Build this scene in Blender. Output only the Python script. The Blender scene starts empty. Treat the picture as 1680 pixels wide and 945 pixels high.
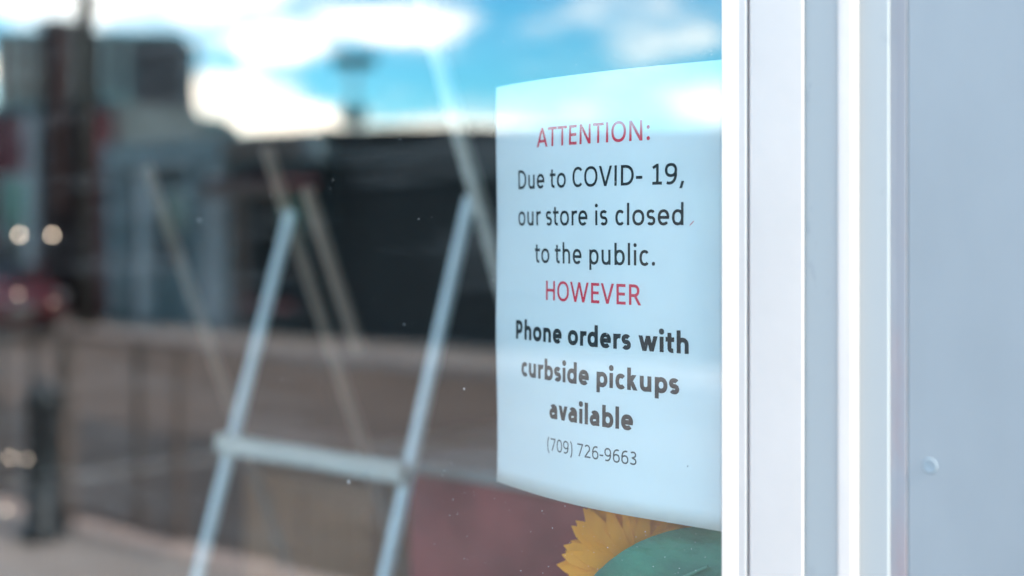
import bpy, bmesh, math, random
from mathutils import Vector, Matrix
R = math.radians
rnd = random.Random(7)
sc = bpy.context.scene
COL = sc.collection

# ------------------------------------------------------------------ camera
EYE = 1.5
cam = bpy.data.cameras.new('camera')
cam.sensor_width = 36.0
cam.lens = 2297 / 1680 * 36.0
cam.shift_y = -97.5 / 1680
cam.clip_start = 0.02
cam.clip_end = 3000
cam.dof.use_dof = True
cam.dof.focus_distance = 0.875
cam.dof.aperture_fstop = 3.0
cam.dof.aperture_blades = 0
camo = bpy.data.objects.new('camera', cam)
camo.location = (0, -0.697, EYE)
camo.rotation_euler = (R(90), 0, R(41.57))
COL.objects.link(camo)
sc.camera = camo

# ------------------------------------------------------------------ sky and sun
SUN = Vector((0.80, -0.03, 0.60)).normalized()
EL = math.asin(SUN.z)
AZ = math.atan2(SUN.x, SUN.y)
world = bpy.data.worlds.new('World')
sc.world = world
world.use_nodes = True
wt = world.node_tree
wn, wl = wt.nodes, wt.links
wn.clear()

def wnode(t, **kw):
    n = wn.new(t)
    for k, v in kw.items():
        setattr(n, k, v)
    return n

def wmath(op, a, b=None, clamp=False):
    n = wnode('ShaderNodeMath', operation=op, use_clamp=clamp)
    for i, v in enumerate((a, b)):
        if v is None:
            continue
        if isinstance(v, (int, float)):
            n.inputs[i].default_value = v
        else:
            wl.new(v, n.inputs[i])
    return n.outputs[0]

sky = wnode('ShaderNodeTexSky', sky_type='NISHITA')
sky.sun_disc = False
sky.sun_elevation = EL
sky.sun_rotation = AZ
sky.altitude = 50
sky.air_density = 1.0
sky.dust_density = 0.6
sky.ozone_density = 1.5
geo = wnode('ShaderNodeNewGeometry')
dirv = wnode('ShaderNodeVectorMath', operation='SCALE')
wl.new(geo.outputs['Incoming'], dirv.inputs[0])
dirv.inputs['Scale'].default_value = -1.0
D = dirv.outputs[0]
sep = wnode('ShaderNodeSeparateXYZ')
wl.new(D, sep.inputs[0])
Z = sep.outputs[2]
stretch = wnode('ShaderNodeVectorMath', operation='MULTIPLY')
wl.new(D, stretch.inputs[0])
stretch.inputs[1].default_value = (1, 1, 3.2)

def wnoise(scale, detail, loc):
    m = wnode('ShaderNodeVectorMath', operation='ADD')
    wl.new(stretch.outputs[0], m.inputs[0])
    m.inputs[1].default_value = loc
    n = wnode('ShaderNodeTexNoise')
    n.inputs['Scale'].default_value = scale
    n.inputs['Detail'].default_value = detail
    n.inputs['Roughness'].default_value = 0.55
    wl.new(m.outputs[0], n.inputs['Vector'])
    return n.outputs[0]

big = wnoise(3.1, 5, (2.3, 0.4, 1.1))
fine = wnoise(16, 4, (0, 3, 0))
cover = wmath('MULTIPLY', wmath('SUBTRACT', big, 0.47), 5.0)
# cumulus seen low over the roofs: azimuth from the street axis, elevation, half sizes (degrees)
for az, el, w, h, g in [(-59, 8.9, 6.0, 1.5, .78), (-50.7, 7.5, 2.6, 1.0, 1.1), (-46.2, 8.3, 3.9, .9, 1.2),
                        (-53.4, 5.4, 3.7, 1.05, 1.0), (-50.5, 4.4, 3.7, .8, 1.1), (-44.5, 4.0, 8.6, .60, .72),
                        (-35.4, 7.8, 3.6, 1.1, .42), (-54.2, 8.7, 3.0, .9, .7), (-63, 6.0, 2.5, .8, .9)]:
    d = Vector((math.sin(R(az)) * math.cos(R(el)), -math.cos(R(az)) * math.cos(R(el)), math.sin(R(el))))
    t = Vector((math.cos(R(az)), math.sin(R(az)), 0))
    dp = wnode('ShaderNodeVectorMath', operation='DOT_PRODUCT')
    wl.new(D, dp.inputs[0]); dp.inputs[1].default_value = t
    df = wnode('ShaderNodeVectorMath', operation='DOT_PRODUCT')
    wl.new(D, df.inputs[0]); df.inputs[1].default_value = d
    a = wmath('DIVIDE', dp.outputs['Value'], math.radians(w))
    b = wmath('DIVIDE', wmath('SUBTRACT', Z, d.z), math.radians(h))
    q = wmath('SUBTRACT', 1.25, wmath('ADD', wmath('MULTIPLY', a, a), wmath('MULTIPLY', b, b)))
    q = wmath('MULTIPLY', wmath('MULTIPLY', wmath('MAXIMUM', q, 0.0), g), wmath('GREATER_THAN', df.outputs['Value'], 0))
    cover = wmath('MAXIMUM', cover, q)
cover = wmath('ADD', cover, wmath('MULTIPLY', wmath('SUBTRACT', fine, 0.5), 2.0))
ramp = wnode('ShaderNodeMapRange', interpolation_type='SMOOTHSTEP')
wl.new(cover, ramp.inputs[0])
ramp.inputs[1].default_value = -0.05
ramp.inputs[2].default_value = 1.45
tint = wnode('ShaderNodeMix', data_type='RGBA', blend_type='MULTIPLY')
tint.inputs['Factor'].default_value = 1.0
wl.new(sky.outputs[0], tint.inputs[6])
tint.inputs[7].default_value = (0.46, 1.25, 1.50, 1)
mixc = wnode('ShaderNodeMix', data_type='RGBA')
wl.new(ramp.outputs[0], mixc.inputs['Factor'])
wl.new(tint.outputs[2], mixc.inputs[6])
mixc.inputs[7].default_value = (23, 19.5, 16.0, 1)
bg = wnode('ShaderNodeBackground')
bg.inputs['Strength'].default_value = 0.15
wl.new(mixc.outputs[2], bg.inputs['Color'])
wo = wnode('ShaderNodeOutputWorld')
wl.new(bg.outputs[0], wo.inputs[0])

sun = bpy.data.lights.new('sun', 'SUN')
sun.energy = 3.0
sun.angle = R(0.53)
sun.color = (1.0, 0.93, 0.83)
suno = bpy.data.objects.new('sun', sun)
suno.rotation_euler = (-SUN).to_track_quat('-Z', 'Y').to_euler()
suno.location = (8, -6, 10)
COL.objects.link(suno)

vs = sc.view_settings
vs.view_transform = 'Standard'
vs.look = 'None'
vs.exposure = 1.55
vs.gamma = 1.0
vs.use_curve_mapping = False
sc.cycles.max_bounces = 10
sc.cycles.transparent_max_bounces = 16
sc.cycles.glossy_bounces = 6
sc.cycles.diffuse_bounces = 5
sc.cycles.sample_clamp_indirect = 8
sc.cycles.use_denoising = True

# ------------------------------------------------------------------ materials
MATS = {}
def mat(name, col, rough=0.6, metal=0.0, var=0.0, scale=8.0, bump=0.0, bscale=60.0, spec=0.5, stretch=(1, 1, 1), col2=None, thr=None, sss=0.0, emit=None, estr=0.0):
    if name in MATS:
        return MATS[name]
    m = bpy.data.materials.new(name)
    m.use_nodes = True
    nt = m.node_tree
    b = nt.nodes['Principled BSDF']
    b.inputs['Roughness'].default_value = rough
    b.inputs['Metallic'].default_value = metal
    b.inputs['Specular IOR Level'].default_value = spec
    c4 = (*col, 1)
    b.inputs['Base Color'].default_value = c4
    if emit:
        b.inputs['Emission Color'].default_value = (*emit, 1)
        b.inputs['Emission Strength'].default_value = estr
    tc = nt.nodes.new('ShaderNodeTexCoord')
    mp = nt.nodes.new('ShaderNodeMapping')
    mp.inputs['Scale'].default_value = stretch
    nt.links.new(tc.outputs['Object'], mp.inputs[0])
    if var > 0 or col2:
        n = nt.nodes.new('ShaderNodeTexNoise')
        n.inputs['Scale'].default_value = scale
        n.inputs['Detail'].default_value = 6
        n.inputs['Roughness'].default_value = 0.6
        nt.links.new(mp.outputs[0], n.inputs['Vector'])
        r = nt.nodes.new('ShaderNodeValToRGB')
        lo, hi = (0.3, 0.7) if thr is None else thr
        r.color_ramp.elements[0].position = lo
        r.color_ramp.elements[1].position = hi
        if col2:
            r.color_ramp.elements[0].color = (*col2, 1)
            r.color_ramp.elements[1].color = c4
        else:
            r.color_ramp.elements[0].color = (*[max(0, x * (1 - var)) for x in col], 1)
            r.color_ramp.elements[1].color = (*[min(1, x * (1 + var)) for x in col], 1)
        nt.links.new(n.outputs[0], r.inputs[0])
        nt.links.new(r.outputs[0], b.inputs['Base Color'])
    if bump > 0:
        n2 = nt.nodes.new('ShaderNodeTexNoise')
        n2.inputs['Scale'].default_value = bscale
        n2.inputs['Detail'].default_value = 4
        nt.links.new(mp.outputs[0], n2.inputs['Vector'])
        bp = nt.nodes.new('ShaderNodeBump')
        bp.inputs['Strength'].default_value = bump
        bp.inputs['Distance'].default_value = 0.01
        nt.links.new(n2.outputs[0], bp.inputs['Height'])
        nt.links.new(bp.outputs[0], b.inputs['Normal'])
    MATS[name] = m
    return m

def glass_mat():
    m = bpy.data.materials.new('window_glass')
    m.use_nodes = True
    nt = m.node_tree
    nt.nodes.clear()
    out = nt.nodes.new('ShaderNodeOutputMaterial')
    g = nt.nodes.new('ShaderNodeNewGeometry')
    inv = nt.nodes.new('ShaderNodeMix')          # index seen from either side of the sheet
    inv.data_type = 'FLOAT'
    inv.inputs[2].default_value = 2.0
    inv.inputs[3].default_value = 1 / 2.0
    nt.links.new(g.outputs['Backfacing'], inv.inputs[0])
    fr = nt.nodes.new('ShaderNodeFresnel')
    nt.links.new(inv.outputs[0], fr.inputs['IOR'])
    tr = nt.nodes.new('ShaderNodeBsdfTransparent')
    tr.inputs[0].default_value = (0.915, 0.965, 0.97, 1)
    gl = nt.nodes.new('ShaderNodeBsdfGlossy')
    gl.inputs['Roughness'].default_value = 0.0
    gl.inputs['Color'].default_value = (1, 1, 1, 1)
    tc = nt.nodes.new('ShaderNodeTexCoord')
    mp = nt.nodes.new('ShaderNodeMapping')
    mp.inputs['Scale'].default_value = (1.0, 1.0, 0.35)
    nz = nt.nodes.new('ShaderNodeTexNoise')
    nz.inputs['Scale'].default_value = 9.0
    nz.inputs['Detail'].default_value = 1.5
    bp = nt.nodes.new('ShaderNodeBump')
    bp.inputs['Strength'].default_value = 1.0
    bp.inputs['Distance'].default_value = 0.00022
    nt.links.new(tc.outputs['Object'], mp.inputs[0])
    nt.links.new(mp.outputs[0], nz.inputs['Vector'])
    nt.links.new(nz.outputs[0], bp.inputs['Height'])
    nt.links.new(bp.outputs[0], gl.inputs['Normal'])
    mx = nt.nodes.new('ShaderNodeMixShader')
    nt.links.new(fr.outputs[0], mx.inputs[0])
    nt.links.new(tr.outputs[0], mx.inputs[1])
    nt.links.new(gl.outputs[0], mx.inputs[2])
    mp2 = nt.nodes.new('ShaderNodeMapping')          # wipe marks: a very thin dust film
    mp2.inputs['Rotation'].default_value = (0, R(35), 0)
    mp2.inputs['Scale'].default_value = (2.0, 1.0, 11.0)
    n2 = nt.nodes.new('ShaderNodeTexNoise')
    n2.inputs['Scale'].default_value = 2.2
    n2.inputs['Detail'].default_value = 6
    mr = nt.nodes.new('ShaderNodeMapRange')
    mr.inputs[1].default_value = .48; mr.inputs[2].default_value = .78
    mr.inputs[3].default_value = 0.0; mr.inputs[4].default_value = .022
    df = nt.nodes.new('ShaderNodeBsdfDiffuse')
    df.inputs[0].default_value = (.8, .8, .8, 1)
    mx2 = nt.nodes.new('ShaderNodeMixShader')
    nt.links.new(tc.outputs['Object'], mp2.inputs[0]); nt.links.new(mp2.outputs[0], n2.inputs['Vector'])
    nt.links.new(n2.outputs[0], mr.inputs[0]); nt.links.new(mr.outputs[0], mx2.inputs[0])
    nt.links.new(mx.outputs[0], mx2.inputs[1]); nt.links.new(df.outputs[0], mx2.inputs[2])
    nt.links.new(mx2.outputs[0], out.inputs[0])
    return m
GLASS = glass_mat()

M_vinyl = mat('white_vinyl', (0.53, 0.475, 0.445), 0.32, var=0.03, scale=14, bump=0.02, bscale=90)
M_trim = mat('pale_grey_painted_trim', (0.335, 0.345, 0.345), 0.42, col2=(.25, .265, .275), thr=(.26, .36), scale=55, stretch=(1, 1, .5), bump=0.03, bscale=150)
M_wall = mat('pale_blue_grey_painted_sheet', (0.262, 0.280, 0.295), 0.5, var=0.11, scale=4.5, bump=0.09, bscale=14, stretch=(1, 1, .5))
M_edge = mat('white_painted_moulding', (0.38, 0.382, 0.375), 0.4, col2=(.30, .305, .31), thr=(.25, .36), scale=45, stretch=(1, 1, .4))
M_caulk = mat('weathered_pinkish_caulk', (0.29, 0.285, 0.30), 0.8, col2=(0.34, 0.23, 0.225), thr=(0.30, 0.50), scale=18, stretch=(1, 1, .35), bump=.1)
M_screw = mat('painted_screw', (0.25, 0.29, 0.315), 0.5)
M_paper = mat('white_copy_paper', (0.86, 0.88, 0.89), 0.75, var=0.012, scale=30, spec=.2)
def translucent(m, f):
    nt = m.node_tree
    b = nt.nodes['Principled BSDF']; out = [n for n in nt.nodes if n.type == 'OUTPUT_MATERIAL'][0]
    t = nt.nodes.new('ShaderNodeBsdfTranslucent'); t.inputs[0].default_value = (.85, .86, .86, 1)
    if b.inputs['Base Color'].links:
        nt.links.new(b.inputs['Base Color'].links[0].from_socket, t.inputs[0])
    x = nt.nodes.new('ShaderNodeMixShader'); x.inputs[0].default_value = f
    nt.links.new(b.outputs[0], x.inputs[1]); nt.links.new(t.outputs[0], x.inputs[2]); nt.links.new(x.outputs[0], out.inputs[0])
translucent(M_paper, .12)
M_red = mat('red_ink', (0.72, 0.03, 0.065), 0.7, spec=.2)
M_black = mat('black_ink', (0.012, 0.016, 0.018), 0.7, spec=.2)
M_grey = mat('grey_ink', (0.05, 0.065, 0.07), 0.7, spec=.2)
M_dark = mat('dark_interior_paint', (0.035, 0.036, 0.04), 0.8, var=.2, scale=2)
M_lining = mat('interior_lining', (0.10, 0.10, 0.105), 0.8, var=.1, scale=3)
M_floor_in = mat('shop_floor_wood', (0.10, 0.07, 0.055), 0.5, var=.3, scale=3, stretch=(1, 8, 1))
M_legmetal = mat('pale_metal', (0.78, 0.80, 0.81), 0.45, var=.05, scale=25)
M_slat = mat('pale_slat_and_lit_rail', (0.66, 0.60, 0.54), 0.55, var=.12, scale=12, stretch=(1, 1, 6))
M_rail = mat('brown_wood_rail', (0.40, 0.27, 0.21), 0.6, var=.2, scale=18, stretch=(4, 4, .6), bump=.05)
M_petal = mat('orange_yellow_petal', (1.0, 0.33, 0.010), 0.6, var=.15, scale=30, stretch=(1, 1, 1))
translucent(M_petal, .08)
M_disc = mat('brown_seed_disc', (0.09, 0.045, 0.02), 0.9, var=.4, scale=120)
M_leaf = mat('blue_green_leaf', (0.03, 0.165, 0.095), 0.4, var=.5, scale=14, stretch=(1, 1, 2.5), bump=.25, bscale=60)
M_vein = mat('pale_leaf_vein', (0.10, 0.28, 0.19), .5)
M_stem = mat('green_stem', (0.06, 0.16, 0.05), 0.6, var=.2)
M_vase = mat('dark_glazed_ceramic', (0.05, 0.06, 0.07), 0.25, var=.2)
M_counter = mat('red_brown_counter_paint', (0.48, 0.13, 0.12), 0.5, var=.18, scale=4, stretch=(1, 1, .4))
M_plinth = mat('dark_red_fabric', (0.34, 0.07, 0.066), 0.85, var=.5, scale=4, bump=.1, bscale=300)
M_ptop = mat('grey_plinth_top', (0.20, 0.21, 0.21), .6, var=.15)
M_ctop = mat('grey_counter_top', (0.30, 0.32, 0.32), 0.4, var=.15)
M_cab = mat('brown_wood_cabinet', (0.52, 0.25, 0.13), 0.55, var=.22, scale=6, stretch=(6, 6, .7))
M_asph = mat('asphalt', (0.145, 0.098, 0.076), 0.9, var=.25, scale=.8, bump=.4, bscale=80)
M_lane_shade = mat('shade_toned_asphalt', (0.070, 0.052, 0.044), 0.9, var=.45, scale=1.1, bump=.4, bscale=80)  # asphalt darkened to carry the shade near the kerb
M_conc = mat('concrete_slab', (0.31, 0.245, 0.21), 0.85, var=.18, scale=1.4, bump=.15, bscale=60)
M_kerb = mat('pinkish_kerb_concrete', (0.46, 0.33, 0.28), 0.85, var=.15, scale=3, bump=.15)
M_ground = mat('dusty_ground', (0.13, 0.12, 0.095), 0.95, var=.3, scale=.15)
M_paint = mat('worn_road_paint', (0.30, 0.27, 0.24), 0.7, var=.3, scale=9)
M_char = mat('charcoal_siding', (0.030, 0.030, 0.030), 0.75, var=.25, scale=5, stretch=(.3, .3, 4))
M_char2 = mat('charcoal_fascia', (0.018, 0.018, 0.02), 0.7, var=.2)
M_gwall = mat('grey_teal_plaster', (0.115, 0.13, 0.13), 0.8, var=.35, scale=2)
M_gtrim = mat('pale_teal_fascia', (0.22, 0.27, 0.28), 0.7, var=.2, scale=2)
M_white = mat('off_white_paint', (0.45, 0.46, 0.46), 0.6, var=.1, scale=4)
M_brick = mat('dark_red_brick', (0.16, 0.045, 0.05), 0.85, var=.3, scale=9)
M_stack = mat('sooty_brick', (0.035, 0.016, 0.015), 0.9, var=.3, scale=8)
M_tower = mat('dark_slate_cladding', (0.026, 0.026, 0.032), 0.7, var=.2, scale=.4)
M_tband = mat('teal_band', (0.08, 0.15, 0.16), 0.7, var=.15, scale=.3)
M_pane = mat('dark_window_pane', (0.02, 0.025, 0.03), 0.08, spec=.8)
M_pole = mat('creosoted_timber', (0.035, 0.026, 0.02), 0.9, var=.3, scale=6, stretch=(3, 3, .3))
M_iron = mat('black_iron', (0.012, 0.013, 0.015), 0.5, var=.2)
M_rust = mat('brown_painted_steel', (0.13, 0.08, 0.06), 0.6, var=.3, scale=10)
M_beige = mat('beige_plaster', (0.42, 0.36, 0.30), 0.8, var=.15, scale=2)
M_roof = mat('dark_felt_roof', (0.06, 0.06, 0.065), 0.9, var=.2)
M_car = mat('wine_car_paint', (0.07, 0.008, 0.012), 0.25, var=.05, spec=.8)
M_tyre = mat('tyre_rubber', (0.015, 0.015, 0.015), 0.85)
M_rim = mat('alloy_rim', (0.55, 0.55, 0.56), 0.3, metal=.9)
M_lens = mat('headlamp_lens', (0.25, 0.25, 0.26), 0.08, spec=.9)
M_tail = mat('red_tail_lens', (0.35, 0.01, 0.01), 0.15)
M_sign = mat('pale_blue_sign_face', (0.45, 0.70, 0.80), 0.5, var=.08)
M_bulb = mat('warm_lit_bulb', (1, .8, .65), 0.4, emit=(1.0, 0.72, 0.55), estr=6.5)
M_wire = mat('dark_wire', (0.03, 0.025, 0.02), 0.7)
M_dust = mat('dust_speck', (0.75, 0.78, 0.80), 0.9)

# ------------------------------------------------------------------ helpers
def link(name, me, m=None, parent=None):
    o = bpy.data.objects.new(name, me)
    COL.objects.link(o)
    if m is not None and me is not None:
        me.materials.append(m)
    if parent is not None:
        o.parent = parent
    return o

def tag(o, label, cat=None, group=None):
    o['label'] = label
    if cat: o['category'] = cat
    if group: o['group'] = group
    return o

def struct(o):
    o['kind'] = 'structure'
    return o

def empty(name, loc, label, cat, rz=0.0, group=None):
    o = bpy.data.objects.new(name, None)
    o.empty_display_size = 0.1
    COL.objects.link(o)
    o.location = loc
    o.rotation_euler = (0, 0, rz)
    return tag(o, label, cat, group)

def finish(bm, name, m, parent=None, smooth=False):
    bmesh.ops.recalc_face_normals(bm, faces=bm.faces)
    me = bpy.data.meshes.new(name)
    bm.to_mesh(me)
    bm.free()
    if smooth:
        for p in me.polygons:
            p.use_smooth = True
    return link(name, me, m, parent)

def bbox(bm, x0, x1, y0, y1, z0, z1):
    vs_ = [bm.verts.new(p) for p in ((x0, y0, z0), (x1, y0, z0), (x1, y1, z0), (x0, y1, z0),
                                     (x0, y0, z1), (x1, y0, z1), (x1, y1, z1), (x0, y1, z1))]
    for f in ((0, 3, 2, 1), (4, 5, 6, 7), (0, 1, 5, 4), (1, 2, 6, 5), (2, 3, 7, 6), (3, 0, 4, 7)):
        bm.faces.new([vs_[i] for i in f])
    return vs_

def box(name, x0, x1, y0, y1, z0, z1, m, parent=None, bev=0.0):
    bm = bmesh.new()
    bbox(bm, min(x0, x1), max(x0, x1), min(y0, y1), max(y0, y1), min(z0, z1), max(z0, z1))
    if bev > 0:
        bmesh.ops.bevel(bm, geom=list(bm.edges), offset=bev, segments=2, affect='EDGES', profile=.6)
    return finish(bm, name, m, parent)

def tube_bm(bm, pts, rad, seg=12):
    """round bar through points; rad is a number or one radius per point"""
    rings = []
    n = len(pts)
    for i, p in enumerate(pts):
        p = Vector(p)
        d = (Vector(pts[min(i + 1, n - 1)]) - Vector(pts[max(i - 1, 0)])).normalized()
        a = d.orthogonal().normalized() if abs(d.z) > .999 else d.cross(Vector((0, 0, 1))).normalized()
        b = d.cross(a).normalized()
        r = rad[i] if isinstance(rad, (list, tuple)) else rad
        rings.append([bm.verts.new(p + (a * math.cos(2 * math.pi * k / seg) + b * math.sin(2 * math.pi * k / seg)) * r) for k in range(seg)])
    for i in range(n - 1):
        for k in range(seg):
            bm.faces.new((rings[i][k], rings[i][(k + 1) % seg], rings[i + 1][(k + 1) % seg], rings[i + 1][k]))
    bm.faces.new(rings[0][::-1])
    bm.faces.new(rings[-1])

def tube(name, pts, rad, m, parent=None, seg=12):
    bm = bmesh.new()
    tube_bm(bm, pts, rad, seg)
    o = finish(bm, name, m, parent)
    for p in o.data.polygons:
        p.use_smooth = len(p.vertices) == 4
    return o

def bar(name, p0, p1, w, d, m, parent=None, side=Vector((1, 0, 0)), bev=.002):
    """square timber from p0 to p1, w along 'side', d across it"""
    p0, p1 = Vector(p0), Vector(p1)
    ax = (p1 - p0).normalized()
    s = (side - ax * side.dot(ax)).normalized()
    t = ax.cross(s)
    bm = bmesh.new()
    v = []
    for p in (p0, p1):
        for a, b in ((-1, -1), (1, -1), (1, 1), (-1, 1)):
            v.append(bm.verts.new(p + s * a * w / 2 + t * b * d / 2))
    for f in ((3, 2, 1, 0), (4, 5, 6, 7), (0, 1, 5, 4), (1, 2, 6, 5), (2, 3, 7, 6), (3, 0, 4, 7)):
        bm.faces.new([v[i] for i in f])
    bmesh.ops.bevel(bm, geom=list(bm.edges), offset=bev, segments=2, affect='EDGES')
    return finish(bm, name, m, parent)

def lathe(name, prof, m, parent=None, seg=24, loc=(0, 0, 0)):
    bm = bmesh.new()
    rings = [[bm.verts.new((loc[0] + r * math.cos(2 * math.pi * k / seg), loc[1] + r * math.sin(2 * math.pi * k / seg), loc[2] + z)) for k in range(seg)] for r, z in prof]
    for i in range(len(rings) - 1):
        for k in range(seg):
            bm.faces.new((rings[i][k], rings[i][(k + 1) % seg], rings[i + 1][(k + 1) % seg], rings[i + 1][k]))
    bm.faces.new(rings[0][::-1]); bm.faces.new(rings[-1])
    o = finish(bm, name, m, parent)
    for p in o.data.polygons:
        p.use_smooth = len(p.vertices) == 4
    return o

# ------------------------------------------------------------------ ground, road, pavements
def sheet(name, x0, x1, y0, y1, z, m, n=1):
    bm = bmesh.new()
    v = [bm.verts.new(p) for p in ((x0, y0, z), (x1, y0, z), (x1, y1, z), (x0, y1, z))]
    bm.faces.new(v)
    return finish(bm, name, m)
struct(sheet('ground', -900, 900, -900, 900, -0.20, M_ground))
struct(sheet('road', -120, 120, -10.55, -3.28, -0.12, M_asph))
tag(bpy.data.objects['road'], 'dark asphalt street in front of the shop')
def pavement(name, y0, y1, kerb_y0, kerb_y1, label):
    p = struct(box(name, -120, 120, y0, y1, -.19, -0.012, M_asph))
    k = struct(box(name.replace('pavement', 'kerb'), -120, 120, kerb_y0, kerb_y1, -.19, -0.03, M_kerb))
    tag(p, label)
    slab = None
    rows = 2
    dy = (y1 - y0) / rows
    for i in range(26):
        for r in range(rows):
            if slab is None:
                slab = box('paving_slab', -.744, .744, -dy / 2 + .006, dy / 2 - .006, -0.04, 0.0, M_conc, p, bev=.006)
                s = slab
            else:
                s = slab.copy(); COL.objects.link(s)
            s.location = (-30 + i * 1.5, y0 + dy * (r + .5), rnd.uniform(-.003, .003))
    ks = None
    for i in range(40):
        if ks is None:
            ks = box('kerb_stone', -.494, .494, kerb_y0 - .004, kerb_y1 + .004, -.15, 0.003, M_kerb, k, bev=.012)
            s = ks
        else:
            s = ks.copy(); COL.objects.link(s)
        s.location = (-31 + i, 0, rnd.uniform(-.003, .003))
pavement('near_pavement', -3.10, -0.02, -3.28, -3.11, 'concrete slab pavement along the shop front')
pavement('far_pavement', -12.15, -10.73, -10.72, -10.55, 'concrete slab pavement across the street')
struct(sheet('kerb_shade_strip', -120, 120, -5.9, -3.28, -0.117, M_lane_shade))  # dark sheet over the road; ground shade is put into its colour
for i in (0, 1, 2):
    l = sheet('parking_line', -13.5 + i * 2.65, -13.40 + i * 2.65, -5.6, -3.4, -0.113, M_paint)
    struct(l)
    tag(l, 'white painted parking bay line on the asphalt')

# ------------------------------------------------------------------ the shop building and its window
shop = empty('shop_building', (0, 0, 0), 'pale blue grey sheet clad shop front with a large white framed window', 'building')
WX0, WX1, WZ0, WZ1 = -2.85, -0.4410, 0.62, 2.42      # clear glass opening
def rect_sweep(name, prof, m, parent, smooth=True):
    """prof: closed outline (offset outwards from the clear opening, y); mitred round the opening"""
    bm = bmesh.new()
    loops = []
    for o, y in prof:
        loops.append([bm.verts.new(p) for p in ((WX1 + o, y, WZ0 - o), (WX1 + o, y, WZ1 + o), (WX0 - o, y, WZ1 + o), (WX0 - o, y, WZ0 - o))])
    n = len(prof)
    for i in range(n):
        a, b = loops[i], loops[(i + 1) % n]
        for k in range(4):
            bm.faces.new((a[k], a[(k + 1) % 4], b[(k + 1) % 4], b[k]))
    ob = finish(bm, name, m, parent)
    if smooth:
        for p in ob.data.polygons:
            p.use_smooth = True
        ob.data.set_sharp_from_angle(angle=R(22))
    return ob
frame_prof = [(0.0154, .03), (0.0154, -.0138), (0.0157, -.0146), (0.0164, -.0150)]
for i in range(1, 11):
    u = i / 10
    frame_prof.append((0.0164 + u * .0321, -.0150 + .0002 * u + .0014 * u ** 2.2))
frame_prof += [(0.0488, -.0130), (0.0490, -.0124), (0.0490, .03)]
win = rect_sweep('window', frame_prof, M_vinyl, shop)
win['label'] = 'white vinyl window frame with a broad rounded face'
rect_sweep('glazing_bead', [(0, -.0006), (0.0, -.0185), (.0004, -.0198), (.0012, -.0202), (.0030, -.0194), (.0060, -.0172), (.0078, -.0156), (.0086, -.0152), (.0132, -.0151), (.0136, -.0146), (.0136, -.0006)], M_vinyl, win)
rect_sweep('gasket', [(.0137, -.0006), (.0137, -.0120), (.0153, -.0120), (.0153, -.0006)], mat('violet_grey_gasket', (.22, .21, .26), .6), win)
rect_sweep('flat_casing', [(.0492, .03), (.0492, -.0110), (.0497, -.0114), (.0696, -.0114), (.0696, .03)], M_trim, win)
rect_sweep('casing_bead', [(.0698, .03), (.0698, -.0122), (.0701, -.0130), (.0708, -.0134), (.0770, -.0131), (.0780, -.0127), (.0785, -.0117), (.0787, -.0060), (.0787, .03)], M_vinyl, win)
rect_sweep('casing_moulding', [(.0789, .03), (.0789, -.0058), (.0795, -.0060), (.0957, -.0058), (.0961, -.0055), (.0962, -.0050), (.0962, .03)], M_edge, win)
rect_sweep('caulk_joint', [(.0963, .02), (.0963, -.0042), (.0990, -.0038), (.1020, -.0040), (.1048, -.0048), (.1056, -.0049), (.1058, -.0044), (.1040, .02)], M_caulk, win)
pane = box('glass_pane', WX0 - .012, WX1 + .012, 0.0, 0.004, WZ0 - .012, WZ1 + .012, GLASS, win)
pane['label'] = 'clear glass pane reflecting the street'
O = .1046
FX0, FX1, FZ0, FZ1 = WX0 - O, WX1 + O, WZ0 - O, WZ1 + O
def panel(x0, x1, z0, z1):
    box('wall_panel', x0 + .0015, x1 - .0015, -0.0046, 0.02, z0 + .0015, z1 - .0015, M_wall, shop, bev=.0012)
xs = [FX1 + i * 1.2 for i in range(4)]
for a, b in zip(xs, xs[1:]): panel(a, b, .02, 3.6)
xs = [FX0 - i * 1.2 for i in range(5)]
for a, b in zip(xs, xs[1:]): panel(b, a, .02, 3.6)
for i in range(2):
    w = (FX1 - FX0) / 2
    panel(FX0 + i * w, FX0 + (i + 1) * w, .02, FZ0)
    panel(FX0 + i * w, FX0 + (i + 1) * w, FZ1, 3.6)
# wall core behind the sheets
bx0, bx1 = FX0 - 4.8, FX1 + 3.6
HX0, HX1, HZ0, HZ1 = WX0 - .045, WX1 + .045, WZ0 - .045, WZ1 + .045
for (a, b, c, d) in ((bx0, HX0, 0, 3.6), (HX1, bx1, 0, 3.6), (HX0, HX1, 0, HZ0), (HX0, HX1, HZ1, 3.6)):
    box('wall_core', a, b, .031, .15, c, d, M_lining, shop)
box('roof', bx0 - .1, bx1 + .1, -.015, 6.2, 3.6, 3.75, M_roof, shop)
box('interior_floor', bx0, bx1, .15, 6.0, -.1, .03, M_floor_in, shop)
box('interior_ceiling', bx0, bx1, .15, 6.0, 2.9, 2.98, M_dark, shop)
box('interior_wall', bx0, bx1, 5.9, 6.0, .03, 2.9, M_dark, shop)
box('interior_wall', bx0, bx0 + .1, .15, 5.9, .03, 2.9, M_dark, shop)
box('interior_wall', bx1 - .1, bx1, .15, 5.9, .03, 2.9, M_dark, shop)
box('window_ledge', HX0, HX1, .15, .36, .80, .84, M_lining, shop, bev=.004)
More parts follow.
